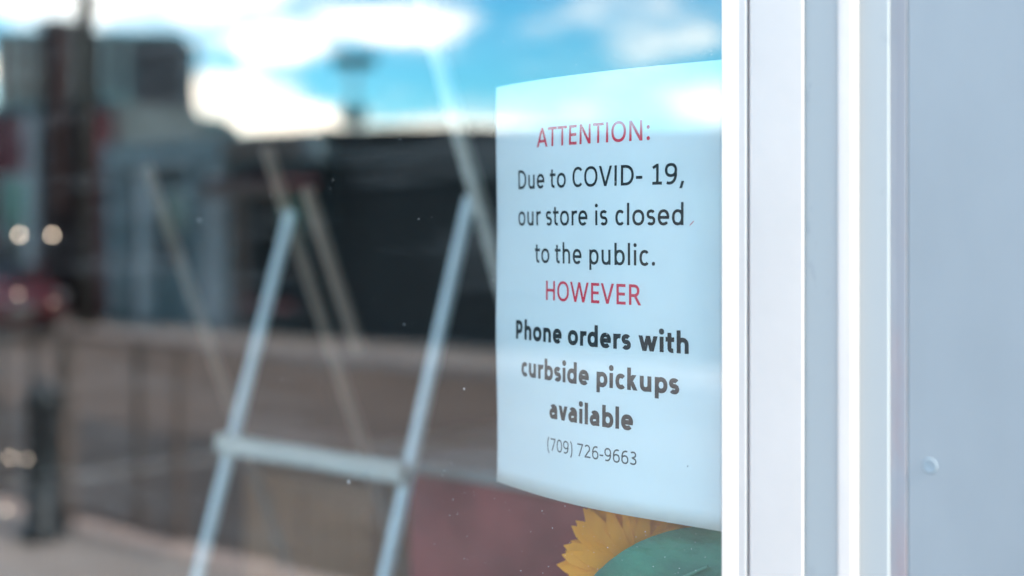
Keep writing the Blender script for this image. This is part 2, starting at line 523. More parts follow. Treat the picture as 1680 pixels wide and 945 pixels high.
# screw heads in the sheet
def screw(x, z):
    bm = bmesh.new()
    seg = 20
    prof = [(.0042, -.0047), (.0042, -.0049), (.0034, -.0051), (.0028, -.0048), (.0020, -.0047), (.0001, -.00475)]
    rings = [[bm.verts.new((x + r * math.cos(2 * math.pi * k / seg), y, z + r * math.sin(2 * math.pi * k / seg))) for k in range(seg)] for r, y in prof]
    for i in range(len(rings) - 1):
        for k in range(seg):
            bm.faces.new((rings[i][k], rings[i][(k + 1) % seg], rings[i + 1][(k + 1) % seg], rings[i + 1][k]))
    finish(bm, 'screw_head', M_screw, shop, True)
for i in range(-3, 5): screw(-.3221, 1.376 + i * .46)

# ------------------------------------------------------------------ the notice
PW, PH = .2159, .2794
XR, PZ0 = -.4559, EYE - .1794
def paper_pt(p, q, off=0.0):
    """p from the left edge, q from the bottom edge, off towards the street"""
    s = PW - p
    k = max(0.0, s - .060)
    slope = 2.68 * k
    x = XR - s + 1.197 * k ** 3
    y = .0052 + 1.34 * k * k + (.0004 + .006 * k) * (1 + math.sin(p * 31 + q * 17) * math.cos(q * 26 - p * 9))
    n = Vector((-slope, -1, 0)).normalized()       # towards the street
    b = Vector((x, y, PZ0 + q)) + n * off
    return b
bm = bmesh.new()
NX, NZ = 60, 24
fr_, bk_ = [], []
for off, store in ((0.0, fr_), (-.00012, bk_)):
    for j in range(NZ + 1):
        store.append([bm.verts.new(paper_pt(PW * i / NX, PH * j / NZ, off)) for i in range(NX + 1)])
for g in (fr_, bk_):
    for j in range(NZ):
        for i in range(NX):
            bm.faces.new((g[j][i], g[j][i + 1], g[j + 1][i + 1], g[j + 1][i]))
for j in range(NZ):
    for i in (0, NX): bm.faces.new((fr_[j][i], fr_[j + 1][i], bk_[j + 1][i], bk_[j][i]))
for i in range(NX):
    for j in (0, NZ): bm.faces.new((fr_[j][i], fr_[j][i + 1], bk_[j][i + 1], bk_[j][i]))
notice = finish(bm, 'paper_notice', M_paper, None, True)
tag(notice, 'white sheet of paper with a printed closing notice, stuck inside the window glass', 'notice')

# lettering drawn stroke by stroke (units of one em)
XH, CAP, ASC, DESC = .470, .636, .690, -.178
ADV = dict(zip('ATENIO:DuetoCV-19,rsicldhpb.HWRPnwkav()70263 ',
    (.579, .487, .488, .646, .252, .662, .268, .615, .525, .498, .335, .527, .533, .567, .306, .507, .507, .25, .349, .391, .229, .423, .229, .525, .525, .525, .525, .252,
     .623, .890, .543, .517, .525, .715, .455, .479, .452, .303, .303, .507, .507, .507, .507, .507, .226)))
def arc(cx, cy, rx, ry, a0, a1, n=None):
    n = n or max(6, int(abs(a1 - a0) / 12))
    f = lambda v: math.copysign(abs(v) ** .90, v)      # slightly squared curves
    return [(cx + rx * f(math.cos(R(a0 + (a1 - a0) * i / n))), cy + ry * f(math.sin(R(a0 + (a1 - a0) * i / n)))) for i in range(n + 1)]
def glyph(c, h):
    """strokes: ('r', centreline), ('o', closed centreline), ('d', a, b) diagonal with level ends, ('.', x, y)"""
    heavy = h > .05
    w = ADV[c] + (.012 if heavy else 0)
    sb = .060 if heavy else .078
    l, r = sb + h, w - sb - h
    m = w / 2
    S = []
    ln = lambda *p: S.append(('r', list(p)))
    dg = lambda a, b: S.append(('d', a, b))
    if c in 'nhu':
        ry = .15
        if c == 'u':
            ln((l, XH), *arc((l + r) / 2, h - .008 + ry, (r - l) / 2, ry, 180, 360)); ln((r, XH), (r, 0))
        else:
            ln((l, 0), (l, ASC if c == 'h' else XH)); ln(*arc((l + r) / 2, XH + .008 - h - ry, (r - l) / 2, ry, 180, 0), (r, 0))
    elif c in 'oO0':
        H = XH if c == 'o' else CAP
        e = .030 if heavy else .043
        S.append(('o', arc(m, H / 2, m - e - h, H / 2 + .010 - h, 0, 360, 40)[:-1]))
    elif c in 'bdp':
        R_ = w - (.030 if heavy else .045) - h
        L_ = l
        if c == 'd': L_, R_ = w - R_, w - l
        S.append(('o', arc((L_ + R_) / 2, XH / 2, (R_ - L_) / 2, XH / 2 + .008 - h, 0, 360, 36)[:-1]))
        x = R_ if c == 'd' else L_
        ln((x, DESC if c == 'p' else 0), (x, XH if c == 'p' else ASC))
    elif c in 'cC':
        H = XH if c == 'c' else CAP
        rx = w - (.045 if heavy else .075) - 2 * h
        S.append(('r', arc(.045 + h + rx * .56, H / 2, rx * .56, H / 2 + .010 - h, 44, 316, 26)))
    elif c == 'e':
        rx = m - (.028 if heavy else .043) - h
        ln(*arc(m, XH / 2, rx, XH / 2 + .010 - h, 0, 318, 30)); ln((m - rx, XH / 2), (m + rx + h * .9, XH / 2))
    elif c == 'a':
        r = w - (.055 if heavy else .07) - h; l = (.030 if heavy else .045) + h
        ln(*arc((l + .03 + r) / 2, XH + .01 - h - .125, (r - l - .03) / 2, .125, 145, 0), (r, 0))
        y = .272
        ln((r, y), *arc(l + .10, (y + h - .008) / 2, .10, (y - h + .008) / 2, 90, 270), (r - .075, h + .01), (r, .105))
    elif c == 's':
        ry = (XH + .016 - 2 * h) / 4; rx = m - (.024 if heavy else .038) - h
        ln(*arc(m, XH + .008 - h - ry, rx, ry, 32, 262), *arc(m, -.008 + h + ry, rx, ry, 82, -148))
    elif c == 't':
        x = .085 + h
        ln((x, .60), (x, .14), *arc(x + .105, .135, .105, .135 + .006 - h, 185, 285)); ln((.02, XH - h), (w - .025, XH - h))
    elif c == 'r':
        ln((l, 0), (l, XH)); ln(*arc(l + .165, XH + .006 - h - .16, .165, .16, 175, 74))
    elif c == 'i':
        ln((m, 0), (m, XH)); S.append(('.', m, .622))
    elif c == 'l': ln((m, 0), (m, ASC))
    elif c == 'k':
        ln((l, 0), (l, ASC)); dg((l + h * .4, .235), (w - .075 - h, XH)); dg((w - .03 - h, 0), (l + .085, .265))
    elif c in 'vV':
        H = XH if c == 'v' else CAP
        dg((m, 0), (.018 + h, H)); dg((m, 0), (w - .018 - h, H))
    elif c in 'wW':
        H = XH if c == 'w' else CAP
        a, b = .02 + h, w - .02 - h
        dg((a + (m - a) * .52, 0), (a, H)); dg((a + (m - a) * .52, 0), (m, H)); dg((b - (b - m) * .52, 0), (m, H)); dg((b - (b - m) * .52, 0), (b, H))
    elif c == 'A':
        dg((.008 + h, 0), (m, CAP)); dg((w - .008 - h, 0), (m, CAP)); ln((m - .15, .19), (m + .15, .19))
    elif c == 'T': ln((m, 0), (m, CAP - h)); ln((.015, CAP - h), (w - .015, CAP - h))
    elif c == 'E':
        ln((l + .005, 0), (l + .005, CAP))
        for y, x in ((h, .05), (CAP * .51, .075), (CAP - h, .05)): ln((l, y), (w - x, y))
    elif c == 'N': ln((l, 0), (l, CAP)); ln((w - l, 0), (w - l, CAP)); dg((w - l, 0), (l, CAP))
    elif c == 'H': ln((l, 0), (l, CAP)); ln((w - l, 0), (w - l, CAP)); ln((l, CAP * .52), (w - l, CAP * .52))
    elif c == 'I': ln((m, 0), (m, CAP))
    elif c == 'D':
        ln((l, 0), (l, CAP)); rx = w - .045 - h - l - .13
        ln((l, CAP - h), (l + .13, CAP - h), *arc(l + .13, CAP / 2, rx, CAP / 2 - h, 90, -90), (l, h))
    elif c in 'PR':
        ln((l, 0), (l, CAP)); y = CAP * (.40 if c == 'P' else .46); cy = (CAP - h + y) / 2; rx = w - .055 - h - l - .14
        if c == 'R': rx -= .02
        ln((l, CAP - h), (l + .14, CAP - h), *arc(l + .14, cy, rx, CAP - h - cy, 90, -90), (l, y))
        if c == 'R': dg((w - .02 - h, 0), (l + .17, y))
    elif c in ':.':
        S.append(('.', m, .062))
        if c == ':': S.append(('.', m, .405))
    elif c == ',': dg((.075, -.125), (.150, .095))
    elif c == '-': ln((.035, .238), (w - .035, .238))
    elif c == '1': ln((.275, 0), (.275, CAP)); ln((.275, CAP - h * .9), (.11, CAP - .125)); ln((.095, h), (.435, h))
    elif c == '7': ln((.05, CAP - h), (w - .05, CAP - h)); dg((.17, 0), (w - .05 - h, CAP - h))
    elif c == '2':
        ln(*arc(.235, CAP + .008 - h - .165, .155, .165, 152, -18), (.30, .30), (.085, h)); ln((.06, h), (w - .055, h))
    elif c == '3':
        ln(*arc(.225, .485, .145, CAP + .008 - h - .485, 140, -90)); ln(*arc(.215, .335 / 2 + .005, .175, .335 / 2 + .004 - h + .0, 90, -142)); ln((.15, .335), (.25, .335))
    elif c in '69':
        cx, cy, rx, ry = .262, .205, .17, .205 + .008 - h
        body = arc(cx, cy, rx, ry, 0, 360, 30)[:-1]
        tail = arc(cx + .055, .295, rx + .055, CAP + .008 - h - .295, 180, 68)
        if c == '9':
            fl = lambda q: [(w - x, CAP - y) for x, y in q]
            body, tail = fl(body), fl(tail)
        S.append(('o', body)); S.append(('r', tail))
    elif c in '()':
        q = arc(.42, .26, .31, .50, 128, 232, 14)
        if c == ')': q = [(w - x, y) for x, y in q]
        S.append(('r', q))
    return S, w

def ribbon(pts, h, closed):
    n = len(pts); L_, R_ = [], []
    for i in range(n):
        a = pts[(i - 1) % n] if closed or i > 0 else None
        b = pts[(i + 1) % n] if closed or i < n - 1 else None
        p = pts[i]; ds = []
        for u, v in ((a, p), (p, b)):
            if u and v:
                d = Vector((v[0] - u[0], v[1] - u[1]))
                if d.length > 1e-6: ds.append(d.normalized())
        d = sum(ds, Vector((0, 0)))
        d = d.normalized() if d.length > 1e-6 else ds[0]
        nn = Vector((-d.y, d.x))
        k = h / max(.55, nn.dot(Vector((-ds[0].y, ds[0].x))))
        L_.append((p[0] + nn.x * k, p[1] + nn.y * k)); R_.append((p[0] - nn.x * k, p[1] - nn.y * k))
    q = []
    for i in range(n if closed else n - 1):
        j = (i + 1) % n
        q.append((L_[i], R_[i], R_[j], L_[j]))
    return q

def print_line(text, base, em, h, m, pc, label, sx=1.0):
    """base: baseline height from the bottom edge; pc: page position of the middle of the line"""
    total = sum(glyph(c, h)[1] for c in text) * em * sx
    x = pc - total / 2
    bm = bmesh.new()
    for c in text:
        S, w = glyph(c, h)
        for i, s in enumerate(S):
            off = .00010 + i * .000012
            if s[0] == 'd':
                (ax, ay), (bx, by) = s[1], s[2]
                k = h * math.hypot(bx - ax, by - ay) / max(.05, abs(by - ay))
                k = min(k, h * 1.9)
                quads = [((ax - k, ay), (ax + k, ay), (bx + k, by), (bx - k, by))]
                if h and abs(by - ay) > 0:
                    quads = []
                    for j in range(4):
                        f0, f1 = j / 4, (j + 1) / 4
                        q0 = (ax + (bx - ax) * f0, ay + (by - ay) * f0); q1 = (ax + (bx - ax) * f1, ay + (by - ay) * f1)
                        quads.append(((q0[0] - k, q0[1]), (q0[0] + k, q0[1]), (q1[0] + k, q1[1]), (q1[0] - k, q1[1])))
            elif s[0] == '.':
                rr = h * 1.32
                ring = arc(s[1], s[2], rr, rr, 0, 360, 16)
                quads = [((s[1], s[2]), ring[j], ring[j + 1]) for j in range(16)]
            else:
                quads = ribbon(s[1], h, s[0] == 'o')
            for q in quads:
                try:
                    bm.faces.new([bm.verts.new(paper_pt(x + px * em * sx, base + py * em, off)) for px, py in q])
                except ValueError:
                    pass
        x += w * em * sx
    me = bpy.data.meshes.new('printed_line')
    bm.to_mesh(me); bm.free()
    o = link('printed_line', me, m, notice)
    o['label'] = label
    return o
EM = .0203
BH = .0545          # heavy half stroke
CX = .1112
for text, v, em, h, m, lab in [
        ('ATTENTION:', .1625, EM, .0455, M_red, 'red printed heading ATTENTION'),
        ('Due to COVID- 19,', .2615, EM, .0455, M_black, 'black printed line Due to COVID- 19,'),
        ('our store is closed', .3505, EM, .0455, M_black, 'black printed line our store is closed'),
        ('to the public.', .4400, EM, .0455, M_black, 'black printed line to the public.'),
        ('HOWEVER', .5285, EM, .0455, M_red, 'red printed word HOWEVER'),
        ('Phone orders with', .6290, EM, .071, M_black, 'bold black printed line Phone orders with'),
        ('curbside pickups', .7185, EM, .071, M_black, 'bold black printed line curbside pickups'),
        ('available', .8085, EM, .071, M_black, 'bold black printed word available'),
        ('(709) 726-9663', .8850, .0131, .038, M_grey, 'small grey printed telephone number')]:
    print_line(text, PH * (1 - v), em, h, m, CX, lab, 1.04)
# stray ink fleck to the right of the third line
bm = bmesh.new()
bm.faces.new([bm.verts.new(paper_pt(.1935 + a, .1826 + b, .00015)) for a, b in ((-.0016, -.0012), (-.0011, -.0013), (.0016, .0011), (.0012, .0014))])
finish(bm, 'ink_fleck', M_red, notice)
bm = bmesh.new()
bm.faces.new([bm.verts.new(paper_pt(.1905 + a, .0360 + b, .00015)) for a, b in ((-.0003, -.0005), (.0002, -.0005), (.0003, .0006), (-.0002, .0005))])
finish(bm, 'ink_fleck', M_grey, notice)

# ------------------------------------------------------------------ dust on the outside of the glass
bm = bmesh.new()
def speck(x, z, a, b, rot):
    n = 7
    ring = []
    for k in range(n):
        t = 2 * math.pi * k / n
        u, v = a * math.cos(t) * rnd.uniform(.7, 1.2), b * math.sin(t) * rnd.uniform(.7, 1.2)
        ring.append(bm.verts.new((x + u * math.cos(rot) - v * math.sin(rot), -.00012, z + u * math.sin(rot) + v * math.cos(rot))))
    top = bm.verts.new((x, -.00012 - min(a, b) * .6, z))
    for k in range(n): bm.faces.new((ring[k], ring[(k + 1) % n], top))
for i in range(420):
    s = .00010 + .00028 * rnd.random() ** 3
    speck(rnd.uniform(-1.6, -.47), rnd.uniform(1.2, 1.72), s, s * rnd.uniform(.6, 1.6), rnd.uniform(0, 3))
for i in range(260):
    s = .00010 + .00024 * rnd.random() ** 3
    speck(-.46 - .3 * rnd.random() ** 1.5, rnd.choice((rnd.uniform(1.25, 1.34), rnd.uniform(1.6, 1.66))), s, s, 0)
speck(-.780, 1.312, .00060, .00120, .1)
speck(-.965, 1.507, .00045, .00120, 0)
speck(-.662, 1.390, .0005, .0009, 0)
dust = finish(bm, 'dust_specks', M_dust)
dust['kind'] = 'stuff'
tag(dust, 'fine pale dust specks scattered over the window glass', 'dust')

# ------------------------------------------------------------------ sunflower in a vase behind the notice
SF = Vector((-.545, .046, 1.272))
flower = empty('sunflower', (SF.x, .235, .84), 'artificial orange yellow sunflower with a broad green leaf behind the notice', 'flower')
def in_flower(o):
    o.parent = flower
    o.matrix_parent_inverse = Matrix.Translation(-Vector((SF.x, .235, .84)))
    return o
FN = Vector((-.05, -.95, .30)).normalized()      # the way the flower looks
FA = FN.cross(Vector((0, 0, 1))).normalized(); FB = FA.cross(FN).normalized()
def petal_mesh(L, W):
    bm = bmesh.new()
    rows = []
    for i in range(7):
        u = i / 6
        ww = W * math.sin(math.pi * min(1, .18 + .76 * u)) ** .6 if u < 1 else 0
        bend = .35 * L * u * u
        row = [bm.verts.new((k * ww, L * u, -bend * .35 + abs(k) * .25 * ww)) for k in ((-1, 0, 1) if u < 1 else (0,))]
        rows.append(row)
    for i in range(6):
        a, b = rows[i], rows[i + 1]
        if len(b) == 3:
            bm.faces.new((a[0], a[1], b[1], b[0])); bm.faces.new((a[1], a[2], b[2], b[1]))
        else:
            bm.faces.new((a[0], a[1], b[0])); bm.faces.new((a[1], a[2], b[0]))
    bmesh.ops.recalc_face_normals(bm, faces=bm.faces)
    me = bpy.data.meshes.new('petal'); bm.to_mesh(me); bm.free()
    for p in me.polygons: p.use_smooth = True
    me.materials.append(M_petal)
    return me
pm = petal_mesh(.046, .0058)
base = Matrix((FA.to_4d(), FB.to_4d(), FN.to_4d(), (0, 0, 0, 1))).transposed()
for i in range(3): base[i][3] = SF[i]
for i in range(3): base[3][i] = 0
base[3][3] = 1
for layer, (n, tilt, r0, scl) in enumerate(((46, 4, .020, 1.0), (44, 14, .019, .97), (38, 26, .017, .88), (30, 28, .013, .72))):
    for k in range(n):
        a = 2 * math.pi * (k + layer * .37) / n + rnd.uniform(-.05, .05)
        o = bpy.data.objects.new('petal', pm)
        COL.objects.link(o)
        s = scl * rnd.uniform(.90, 1.06)
        o.parent = flower
        o.matrix_world = Matrix()
        mtx = base @ Matrix.Rotation(a, 4, 'Z') @ Matrix.Translation((0, r0, layer * .002)) @ Matrix.Rotation(R(tilt + rnd.uniform(-7, 7)), 4, 'X') @ Matrix.Rotation(rnd.uniform(-.25, .25), 4, 'Y') @ Matrix.Diagonal((1, s, 1, 1))
        o.matrix_parent_inverse = Matrix.Translation(-Vector((SF.x, .235, .84)))
        o.matrix_basis = mtx
bm = bmesh.new()
bmesh.ops.create_uvsphere(bm, u_segments=24, v_segments=12, radius=.021)
for v in bm.verts:
    v.co = base @ Vector((v.co.x, v.co.y, v.co.z * .35 + .004))
in_flower(finish(bm, 'seed_disc', M_disc, None, True))
in_flower(tube('stem', [SF - FN * .012, SF - FN * .05 + Vector((0, .03, -.04)), (SF.x + .004, .22, 1.10), (SF.x, .235, .92)], [.006, .0055, .005, .005], M_stem))
def leaf(name, p0, p1, p2, width, side, cup):
    """midrib through p0, p1, p2; side: direction across; cup: rise of the blade between rib and rim"""
    bm = bmesh.new(); rows = []
    N, K = 22, 10
    for i in range(N + 1):
        u = i / N
        c = Vector(p0) * (1 - u) ** 2 + Vector(p1) * 2 * u * (1 - u) + Vector(p2) * u * u
        tg = ((Vector(p1) - Vector(p0)) * (1 - u) + (Vector(p2) - Vector(p1)) * u).normalized()
        s = (side - tg * side.dot(tg)).normalized(); nn = s.cross(tg)
        w = width * (math.sin(math.pi * (u * .93 + .05)) ** .75)
        rows.append([bm.verts.new(c + s * w * k + nn * (cup * (1 - k * k) + .004 * math.sin(7 * u + 4 * k))) for k in [-1 + 2 * j / K for j in range(K + 1)]])
    for i in range(N):
        for j in range(K):
            bm.faces.new((rows[i][j], rows[i][j + 1], rows[i + 1][j + 1], rows[i + 1][j]))
    return in_flower(finish(bm, name, M_leaf, None, True))
leaf('leaf', (-.585, .026, 1.165), (-.562, .016, 1.268), (-.400, .020, 1.318), .040, Vector((-.55, -.05, .8)), -.006)
in_flower(tube('leaf_vein', [(-.585, .020, 1.165), (-.568, .010, 1.225), (-.530, .008, 1.265), (-.47, .010, 1.297)], [.0022, .002, .0015, .0008], M_vein, None, 8))
leaf('leaf', (-.566, .23, 1.02), (-.66, .26, 1.08), (-.74, .24, 1.04), .035, Vector((0, -1, .3)), -.01)
vase = lathe('vase', [(.045, 0), (.062, .02), (.070, .07), (.055, .14), (.026, .19), (.024, .215), (.032, .225)], M_vase, None, loc=(SF.x, .235, .8405))
tag(vase, 'dark glazed vase holding the sunflower on the window ledge', 'vase')

# ------------------------------------------------------------------ folding rack in the shop
AX, AZ_ = .75, 1.537            # hinge line (y, z)
rack = empty('folding_rack', (-1.6, .75, .03), 'wooden folding rack with pale front legs, slanted brown rails and a crossbar', 'rack')
def in_rack(o):
    o.parent = rack
    o.matrix_parent_inverse = Matrix.Translation(Vector((1.6, -.75, -.03)))
    return o
FLOORZ = .03
def L_at(z): return AX - (AZ_ - z) * .325
def R_at(z): return AX + (AZ_ - z) * .415
for x, top in ((-1.754, 1.528), (-1.365, 1.545)):
    in_rack(bar('front_leg', (x, L_at(FLOORZ), FLOORZ), (x, L_at(top), top), .016, .014, M_legmetal))
for x, top, w in ((-2.115, 1.61, .009), (-1.772, 1.63, .013), (-1.345, 2.06, .019)):
    in_rack(bar('rear_rail', (x, R_at(FLOORZ), FLOORZ), (x, R_at(top), top), w, .018, M_slat if top > 2 else M_rail))  # tallest rail is brown wood too; its brighter light is put into a pale colour
in_rack(bar('reflection_slat', (-1.705, R_at(1.30), 1.30), (-1.705, R_at(1.565), 1.565), .020, .016, M_rail))  # added slat, stands in for a doubled reflection of the rail
for z in (1.172, .62):
    in_rack(bar('crossbar', (-1.762, L_at(z) - .020, z), (-1.352, L_at(z) - .020, z), .027, .016, M_slat, side=Vector((0, 0, 1))))
for z in (.70, .30):
    in_rack(bar('rear_crossbar', (-2.13, R_at(z) + .022, z), (-1.33, R_at(z) + .022, z), .026, .014, M_rail, side=Vector((0, 0, 1))))

# ------------------------------------------------------------------ shop furniture behind
ctr = empty('shop_counter', (-1.7, 2.3, .03), 'red brown shop counter with a grey top standing inside the shop', 'counter')
def under(o, root):
    o.parent = root
    o.matrix_parent_inverse = Matrix.Translation(-root.location)
    return o
under(box('counter_top', -3.10, -.1, 2.14, 2.82, .815, .855, M_ctop, bev=.006), ctr)
under(box('counter_body', -3.04, -.16, 2.22, 2.78, .032, .813, M_counter), ctr)
for i in range(4):
    under(box('counter_panel', -3.0 + i * .71, -2.33 + i * .71, 2.205, 2.222, .12, .76, M_counter, bev=.006), ctr)
ds = empty('display_plinth', (-.95, .77, .03), 'tall dark red display plinth standing behind the sunflower', 'plinth')
under(box('plinth_body', -1.435, -.48, .70, .84, .032, 1.152, M_plinth, bev=.004), ds)
under(box('plinth_top', -1.445, -.47, .69, .85, 1.154, 1.172, M_ptop, bev=.004), ds)
cb = empty('wooden_cabinet', (-2.73, 1.75, .03), 'brown wooden cabinet with two doors in the shop behind the rack', 'cabinet')
under(box('cabinet_body', -2.98, -2.48, 1.60, 1.95, .032, .87, M_cab, bev=.004), cb)
for i in range(2):
    d = under(box('cabinet_door', -2.965 + i * .245, -2.735 + i * .245, 1.585, 1.602, .08, .84, M_cab, bev=.004), cb)
    k = lathe('knob', [(.004, 0), (.010, .006), (.010, .014), (.004, .02)], M_rim, None, 12)
    k.rotation_euler = (R(90), 0, 0); k.location = (-2.755 + i * .05, 1.584, .5)
    k.parent = d; k.matrix_parent_inverse = d.matrix_world.inverted()
    k.matrix_parent_inverse = Matrix.Identity(4)

# string of lit bulbs hanging inside the window
fl = empty('string_lights', (-3.55, 1.3, 2.9), 'hanging strands of small warm lit bulbs on dark wire inside the shop', 'lights')
bpts = [(-3.595, 1.30, 1.483, 1), (-3.425, 1.30, 1.483, .9), (-3.62, 1.31, 1.318, .45), (-3.44, 1.31, 1.30, .3), (-3.54, 1.29, .868, .5), (-3.645, 1.30, .86, .6), (-3.67, 1.30, .71, .5)]
for xx in (-3.60, -3.43, -3.65):
    pts = [(xx + .008 * math.sin(z * 9 + xx * 20), 1.315 + .006 * math.cos(z * 7), z) for z in [2.9 - .12 * i for i in range(20)]]
    under(tube('wire', pts, .002, M_wire, None, 6), fl)
bulb_me = None
for x, y, z, k in bpts:
    if bulb_me is None:
        bm = bmesh.new(); bmesh.ops.create_uvsphere(bm, u_segments=12, v_segments=8, radius=.0046)
        for v in bm.verts: v.co.z *= 1.3
        bulb_me = bpy.data.meshes.new('bulb'); bm.to_mesh(bulb_me); bm.free(); bulb_me.materials.append(M_bulb)
    o = bpy.data.objects.new('bulb', bulb_me); COL.objects.link(o)
    o.location = (x, y, z); o.scale = (k, k, k)
    under(o, fl)

# ------------------------------------------------------------------ street furniture
pole = empty('utility_pole', (-19.1, -11.0, 0), 'thick dark timber utility pole on the pavement across the street', 'utility pole')
under(tube('pole_shaft', [(-19.1, -11.0, -.02), (-19.1, -11.0, 9.5)], [.16, .115], M_pole, None, 16), pole)
under(box('crossarm', -20.2, -18.0, -11.06, -10.94, 8.6, 8.74, M_pole, bev=.01), pole)
for i in range(4):
    under(lathe('insulator', [(.02, 0), (.05, .02), (.03, .07), (.045, .11), (.01, .14)], M_white, None, 10, (-20.0 + i * .6, -11.0, 8.74)), pole)
under(lathe('transformer', [(.02, 0), (.22, .01), (.22, .7), (.18, .76), (.02, .78)], M_iron, None, 20, (-19.48, -11.0, 6.4)), pole)

bol = lathe('bollard', [(.11, 0), (.11, .06), (.078, .08), (.072, .62), (.085, .64), (.085, .68), (.06, .74), (.02, .77)], M_iron, None, 20, (-6.18, -2.85, .0))
tag(bol, 'black iron bollard on the near pavement beside the railing', 'bollard')

rl = empty('guard_railing', (-7.2, -3.02, 0), 'brown painted steel guard railing along the near kerb', 'railing')
for i in range(13):
    x = -5.30 - i * .315
    thick = i % 4 == 3
    if i in (2, 7, 10): continue          # missing bars
    under(box('railing_post' if thick else 'baluster', x - (.026 if thick else .013), x + (.026 if thick else .013), -3.02 - (.026 if thick else .013), -3.02 + (.026 if thick else .013), 0.001 if thick else .12, .96, M_rust), rl)
under(box('top_rail', -9.12, -5.26, -3.035, -3.005, .962, .98, M_rust, bev=.008), rl)
under(box('bottom_rail', -9.10, -5.28, -3.035, -3.005, .09, .118, M_rust), rl)

sg = empty('lamp_post', (-29.9, -26.2, -.2), 'tall slim lamp post with a dark lantern head behind the garage', 'lamp post', rz=R(-42))
for nm, a, m in (('post', (-.06, .06, -.06, .06, 0, 6.34), M_gtrim), ('lantern_head', (-.55, .55, -.25, .25, 6.345, 6.70), M_tband), ('bracket_box', (-.36, .36, -.16, .16, 4.72, 5.20), M_tband)):
    box(nm, *a, m, sg, bev=.02)

# ------------------------------------------------------------------ buildings across the street
def window_on(root, x0, x1, z0, z1, y, m_frame, bars=1):
    """window in a wall that faces +y in the building's own frame"""
    w = box('window', x0, x1, y - .02, y + .02, z0, z1, M_pane, root)
    f = .05
    for a in ((x0 - f, x0, z0 - f, z1 + f), (x1, x1 + f, z0 - f, z1 + f), (x0, x1, z1, z1 + f), (x0, x1, z0 - f, z0)):
        box('window_frame', a[0], a[1], y - .021, y + .06, a[2], a[3], m_frame, w)
    for i in range(bars):
        xm = x0 + (x1 - x0) * (i + 1) / (bars + 1)
        box('glazing_bar', xm - .02, xm + .02, y + .021, y + .045, z0, z1, m_frame, w)
    return w
def door_on(root, x0, x1, z1, y, m_door, m_frame):
    d = box('door', x0, x1, y - .02, y + .03, .02, z1, m_door, root)
    box('door_frame', x0 - .07, x0, y - .021, y + .07, .02, z1 + .07, m_frame, d)
    box('door_frame', x1, x1 + .07, y - .021, y + .07, .02, z1 + .07, m_frame, d)
    box('door_frame', x0, x1, y - .021, y + .07, z1, z1 + .07, m_frame, d)
    box('door_handle', x1 - .12, x1 - .08, y + .031, y + .08, .95, 1.15, M_rim, d)
    return d

# low charcoal garage
b = empty('garage_building', (-11.3, -12.2, 0), 'low charcoal sided garage building with a sloping flat roof', 'building')
bm = bmesh.new()
vv = bbox(bm, -3.42, 3.42, -7, 0, 0.0, 2.60)
for i in (4, 7): vv[i].co.z = 2.78
for i in (5, 6): vv[i].co.z = 2.46
finish(bm, 'wall', M_char, b)
bm = bmesh.new()
vv = bbox(bm, -3.55, 3.55, -7.1, .18, 2.61, 2.72)
for i in (0, 3): vv[i].co.z = 2.79
for i in (4, 7): vv[i].co.z = 2.90
for i in (1, 2): vv[i].co.z = 2.47
for i in (5, 6): vv[i].co.z = 2.58
finish(bm, 'roof', M_char2, b)
box('sign_board', -.9, -.2, .003, .05, 2.12, 2.36, M_gwall, b)
for i in range(19):
    box('siding_batten', -3.40 + i * .375, -3.36 + i * .375, .001, .022, .03, 2.08, M_char2, b)
door_on(b, 1.6, 2.5, 2.0, .022, M_rust, M_gwall)
window_on(b, 2.62, 3.2, 1.1, 1.9, .022, M_gwall, 1)
box('gutter', -3.5, 3.5, .19, .30, 2.40, 2.47, M_gwall, b, bev=.01)
g = box('roller_door', -2.6, 1.0, .024, .05, .02, 2.0, M_char2, b)
for i in range(7): box('door_slat', -2.58, .98, .051, .062, .06 + i * .28, .30 + i * .28, M_char, g)

# grey teal shop row with pale columns
b = empty('grey_shop_building', (-17.4, -12.2, 0), 'single storey grey teal building with pale fascia and white columns', 'building')
box('wall', -2.58, 2.58, -6, 0, 0, 2.66, M_gwall, b)
box('fascia', -2.62, 2.62, -.05, .30, 2.46, 2.86, M_gtrim, b, bev=.02)
box('roof', -2.6, 2.6, -6.05, -.06, 2.67, 2.80, M_roof, b)
for i, x in enumerate((-2.45, -1.72, -.35, .18, 1.18, 2.4)):
    box('column', x - .13, x + .13, .02, .24, 0.002, 2.455, M_char if i > 3 else M_white if i % 2 else M_gtrim, b, bev=.015)
window_on(b, -2.25, -1.95, .9, 2.2, .0, M_white, 0)
window_on(b, -1.45, -.65, .95, 2.05, .0, M_white, 1)
door_on(b, .38, .98, 2.05, .0, M_rust, M_white)
door_on(b, -.18, .02, 1.7, .0, M_pole, M_gtrim)
window_on(b, 1.45, 2.1, .95, 1.95, .02, M_rust, 1)
box('dark_shop_panel', .86, 2.26, .001, .018, .05, 2.08, M_char, b)  # flat charcoal panel proud of the wall, no recess in the shape
aw = box('awning', .95, 2.62, .302, .95, 2.10, 2.16, M_brick, b)
box('awning_valance', .95, 2.62, .90, .949, 1.92, 2.098, M_rust, aw)
box('shop_sign', .5, 2.3, .302, .34, 2.52, 2.80, M_rust, b)
box('bench_seat', 1.2, 2.2, .30, .62, .40, .46, M_brick, b)
box('dado', -2.57, .30, .001, .03, .03, .82, M_tband, b)

